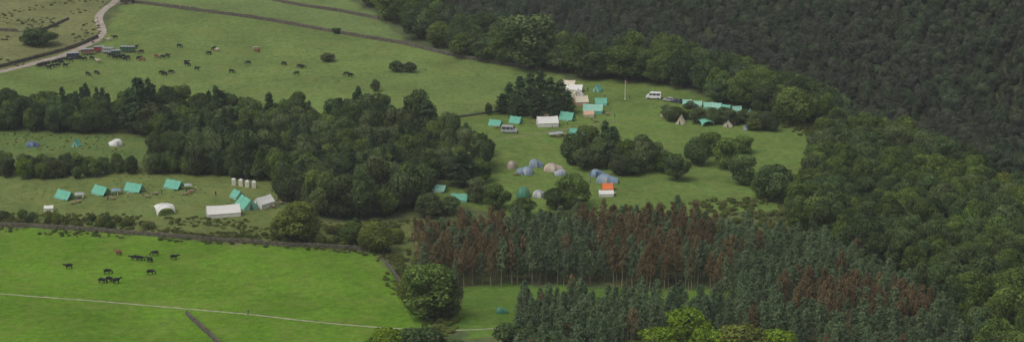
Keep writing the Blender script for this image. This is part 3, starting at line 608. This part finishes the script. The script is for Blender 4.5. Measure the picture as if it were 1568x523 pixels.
def cowmesh(pose,mat):
    V=[(-.15,0,1.0),(-.8,0,1.15),(.45,0,1.0),(.8,0,1.18)]; R=[.42,.33,.40,.24]; E=[(0,1),(0,2),(2,3)]
    if pose=='graze': hd=[(1.05,0,.85),(1.2,0,.42),(1.36,0,.14)]
    else: hd=[(1.1,0,1.34),(1.28,0,1.38),(1.56,0,1.18)]
    for i,(p,r) in enumerate(zip(hd,(.18,.15,.10))): V.append(p); R.append(r); E.append((3+i,4+i))
    hi=5
    for sg in(-1,1):
        n=len(V); V+= [(hd[1][0]-.06,sg*.24,hd[1][2]+.1)]; R+=[.045]; E+=[(hi,n)]
        n=len(V); V+=[(.42,sg*.2,.72),(.46,sg*.2,.42),(.44,sg*.2,.1),(.5,sg*.2,.04)]; R+=[.14,.08,.06,.07]; E+=[(2,n),(n,n+1),(n+1,n+2),(n+2,n+3)]
        n=len(V); V+=[(-.66,sg*.22,.82),(-.9,sg*.21,.5),(-.8,sg*.21,.12),(-.73,sg*.21,.04)]; R+=[.19,.08,.06,.07]; E+=[(1,n),(n,n+1),(n+1,n+2),(n+2,n+3)]
    n=len(V); V+=[(-1.1,0,1.2),(-1.16,0,.8),(-1.15,0,.5)]; R+=[.05,.03,.05]; E+=[(1,n),(n,n+1),(n+1,n+2)]
    return skin('cow',V,E,R,[mat])
black=simple('black_hide',(.008,.008,.009),.9,.3); red=simple('red_hide',(.18,.06,.03),.8,.3); pale=simple('pale_hide',(.45,.38,.28),.8,.3)
cows={(p,k):cowmesh(p,mm) for p in('graze','stand') for k,mm in(('b',black),('r',red),('p',pale))}
def cow(u,v,c='b',sc=1.0):
    x,y,z=at(u,v); obj('cow',cows[(random.choice(['graze','graze','stand']),c)],(x,y,z-.02),random.choice([0,math.pi])+random.uniform(-.7,.7),sc)
for u,v,c in [(105,411,'b'),(181,390,'r'),(205,398,'b'),(215,399,'b'),(229,401,'b'),(237,391,'b'),(267,397,'b'),(231,420,'b'),(165,419,'b'),(157,433,'b'),(168,431,'b'),(179,433,'b')]: cow(u,v,c,1.05)
for u,v,c in [(195,91,'b'),(213,92,'b'),(257,88,'b'),(287,101,'b'),(333,79,'p'),(328,77,'b'),(394,80,'r'),(391,77,'p'),(380,99,'b'),(463,105,'b'),(454,115,'b'),(537,118,'b'),(530,116,'b'),(248,114,'b'),(262,113,'b'),(135,116,'b'),(148,114,'b'),(250,90,'b'),(435,100,'b'),(355,112,'b'),(101,103,'b'),(88,103,'b'),(80,104,'b'),(129,93,'b'),(182,90,'b'),(188,89,'b'),(286,98,'b'),(240,89,'r'),(60,103,'b'),(216,82,'b'),(150,96,'p'),(275,73,'b'),(177,91,'b'),(170,88,'b'),(192,93,'b'),(94,99,'b'),(74,106,'b'),(67,101,'b'),(108,95,'b'),(141,92,'b'),(121,91,'b'),(208,75,'b'),(252,116,'b'),(218,94,'r'),(320,84,'b'),(302,108,'b'),(459,104,'b'),(176,60,'b'),(166,64,'p')]: cow(u,v,c,1.1)
skinm=simple('skin_tone',(.45,.28,.2),.6); hair=simple('hair',(.06,.04,.025),.7); trous=simple('trousers',(.05,.06,.09),.85)
def person(pose,shirt):
    if pose=='sit':
        V=[(0,0,.5),(0,.02,.8),(0,.03,1.0),(0,.04,1.07),(0,.02,1.19),(0,.02,1.26)]; legs=lambda s:[(s*.1,0,.48),(s*.13,-.45,.5),(s*.13,-.45,.08),(s*.14,-.62,.05)]; sh=.97
    else:
        V=[(0,0,.97),(0,0,1.25),(0,0,1.42),(0,0,1.5),(0,-.01,1.62),(0,-.01,1.7)]; st=.2 if pose=='walk' else .03
        legs=lambda s:[(s*.1,0,.9),(s*.11,-s*st*.5-.02,.5),(s*.11,-s*st+.04,.08),(s*.12,-s*st-.12,.04)]; sh=1.42
    R=[.14,.16,.13,.055,.095,.085]; E=[(0,1),(1,2),(2,3),(3,4),(4,5)]
    hands=[]
    for s_ in(-1,1):
        n=len(V); V+=legs(s_); R+=[.1,.07,.05,.045]; E+=[(0,n),(n,n+1),(n+1,n+2),(n+2,n+3)]
        n=len(V); w=(s_*.27,-.12,sh-.52) if pose!='sit' else (s_*.18,-.32,sh-.38)
        V+=[(s_*.2,0,sh),(s_*.25,.03,sh-.3),w]; R+=[.065,.048,.033]; E+=[(2,n),(n,n+1),(n+1,n+2)]; hands.append((w,s_))
    me=skin('person',V,E,R,[shirt,trous,skinm,hair],0,2)
    hipz=V[0][2]+.02; nz=V[3][2]-.02
    for p in me.polygons:
        c=p.center; 
        if c.z>nz: p.material_index=3 if (c.z>V[4][2]+.06 or c.y>.03) else 2
        elif c.z<hipz and abs(c.x)<.19: p.material_index=1
        elif any((c-Vector(w)).length<.12 for w,_ in hands): p.material_index=2
    b=MB()
    for w,s_ in hands:
        w=Vector(w); d=Vector((0,-.3,-1)).normalized(); pl=w+d*.09; b.tube([w,pl],[.03,.04],2,8)
        for k in range(4):
            o=pl+Vector((0,(k-1.5)*.022,0)); ln=(.06,.075,.08,.065)[3-k]; b.tube([o,o+d*ln*.55,o+d*ln*.9+Vector((-s_*.02,0,0))],[.009,.008,.006],2,5)
        b.tube([w+d*.03+Vector((0,-.035,0)),w+d*.08+Vector((0,-.07,0))],[.011,.008],2,5)
    z=V[4][2]; b.tube([(0,-.1,z+.01),(0,-.13,z-.02)],[.012,.016],2,5)
    for s_ in(-1,1): b.tube([(s_*.035,-.093,z+.02),(s_*.035,-.1,z+.02)],[.012,.01],3,5); b.tube([(s_*.09,0,z-.02),(s_*.1,0,z+.03)],[.015,.018],2,5)
    b.tube([(-.03,-.092,z-.05),(.03,-.092,z-.05)],[.006,.006],3,4)
    m2=b.mesh('p',[shirt,trous,skinm,hair],True)
    import bmesh
    bm=bmesh.new(); bm.from_mesh(me); bm.from_mesh(m2); bm.to_mesh(me); bm.free(); return me
shirts=[simple('shirt_'+n,c,.85) for n,c in(('white',(.6,.6,.6)),('navy',(.05,.07,.16)),('red',(.4,.05,.05)),('green',(.08,.2,.1)))]
PM=[person(p,s_) for p,s_ in zip(('stand','walk','sit','stand','walk','sit','stand'),shirts+shirts)]
def pers(u,v,i=None):
    k=random.randrange(len(PM)) if i is None else i
    obj('person',PM[k],at(u,v),random.uniform(0,6.28))
pers(380,482,1)
for u,v in [(285,295),(292,298),(247,298),(240,300),(218,300),(225,297),(172,300),(180,303),(120,308),(128,307),(166,306),(196,302),(420,312),(425,308),(432,305),(438,310),(410,322),(428,316),(330,300),(300,292),(905,184),(912,182),(935,168),(941,180),(846,196),(815,190),(823,187),(900,140),(925,148),(870,190),(895,206),(750,262),(800,268),(905,280),(1060,190),(1125,193),(690,306),(965,150),(1010,152),(150,30),(700,190),(60,226),(942,300)]: pers(u+random.uniform(-1,1),v)
wood=simple('table_wood',(.24,.16,.09),.8,.2)
b=MB(); b.box((0,0,.72),(1.8,.75,.05))
for s_ in(-1,1):
    b.box((0,s_*.68,.44),(1.8,.26,.04))
    for x in(-.7,.7): b.tube([(x,s_*.25,.7),(x,s_*.6,0)],[.04,.04],0,4)
for x in(-.7,.7): b.box((x,0,.40),(.06,1.5,.06))
tm=b.mesh('picnic_table',[wood])
for u,v in [(283,298),(226,302),(172,305),(120,310),(112,312),(238,297),(418,318),(430,312),(293,294),(855,210),(865,208),(912,186),(930,176),(790,268),(940,290),(760,196)]: obj('picnic_table',tm,at(u,v),random.uniform(0,3))
b=MB(); P=resample(gp([(2,101),(60,84),(118,68)]),3.0)
for i,(x,y) in enumerate(P):
    z=float(H(x,y)); b.tube([(x,y,z-.3),(x,y,z+1.2)],[.07,.06],0,5)
    if i: 
        x0,y0=P[i-1]; z0=float(H(x0,y0))
        for h in(.5,.95): b.tube([(x0,y0,z0+h),(x,y,z+h)],[.03,.03],0,4)
obj('post_and_rail_fence',b.mesh('fence',[wood]))
# ------------------------------------------------------------------ haze in the valley air
m,nt=newmat('valley_haze'); vo=nt.nodes.new('ShaderNodeVolumeScatter'); vo.inputs['Density'].default_value=9.5e-5; vo.inputs['Color'].default_value=(.92,.96,1,1); vo.inputs['Anisotropy'].default_value=.2
ou=nt.nodes.new('ShaderNodeOutputMaterial'); nt.links.new(vo.outputs[0],ou.inputs['Volume'])
b=MB(); b.box((0,800,150),(3000,2400,600)); obj('haze',b.mesh('haze',[m]))
# ------------------------------------------------------------------ light
AZ=-128; EL=56
w=bpy.data.worlds.new('World'); S.world=w; w.use_nodes=True; nt=w.node_tree; nt.nodes.clear()
sk=nt.nodes.new('ShaderNodeTexSky'); sk.sky_type='NISHITA'; sk.sun_disc=False; sk.sun_elevation=D(EL); sk.sun_rotation=D(AZ); sk.dust_density=3; sk.air_density=1.0
hs=nt.nodes.new('ShaderNodeHueSaturation'); hs.inputs['Saturation'].default_value=.35
bg=nt.nodes.new('ShaderNodeBackground'); bg.inputs['Strength'].default_value=.15; ow=nt.nodes.new('ShaderNodeOutputWorld')
nt.links.new(sk.outputs[0],hs.inputs['Color']); nt.links.new(hs.outputs[0],bg.inputs[0]); nt.links.new(bg.outputs[0],ow.inputs[0])
sl=bpy.data.lights.new('sun','SUN'); sl.energy=1.4; sl.angle=D(40); sl.color=(1,.96,.9); so=bpy.data.objects.new('sun',sl); S.collection.objects.link(so)
el,az=D(EL),D(AZ); dv=Vector((math.sin(az)*math.cos(el),math.cos(az)*math.cos(el),math.sin(el))); so.rotation_euler=dv.to_track_quat('Z','Y').to_euler(); so.location=dv*500
S.view_settings.view_transform='Standard'; S.view_settings.look='None'; S.view_settings.exposure=0
cd=bpy.data.cameras.new('camera'); cam=bpy.data.objects.new('camera',cd); S.collection.objects.link(cam); cam.location=(0,0,CAMZ); cam.rotation_euler=(math.pi/2-PITCH,0,0)
cd.sensor_width=36; cd.lens=36*FPX/1568; cd.clip_end=9000; cd.clip_start=1; S.camera=cam
print('objects',len(S.objects))
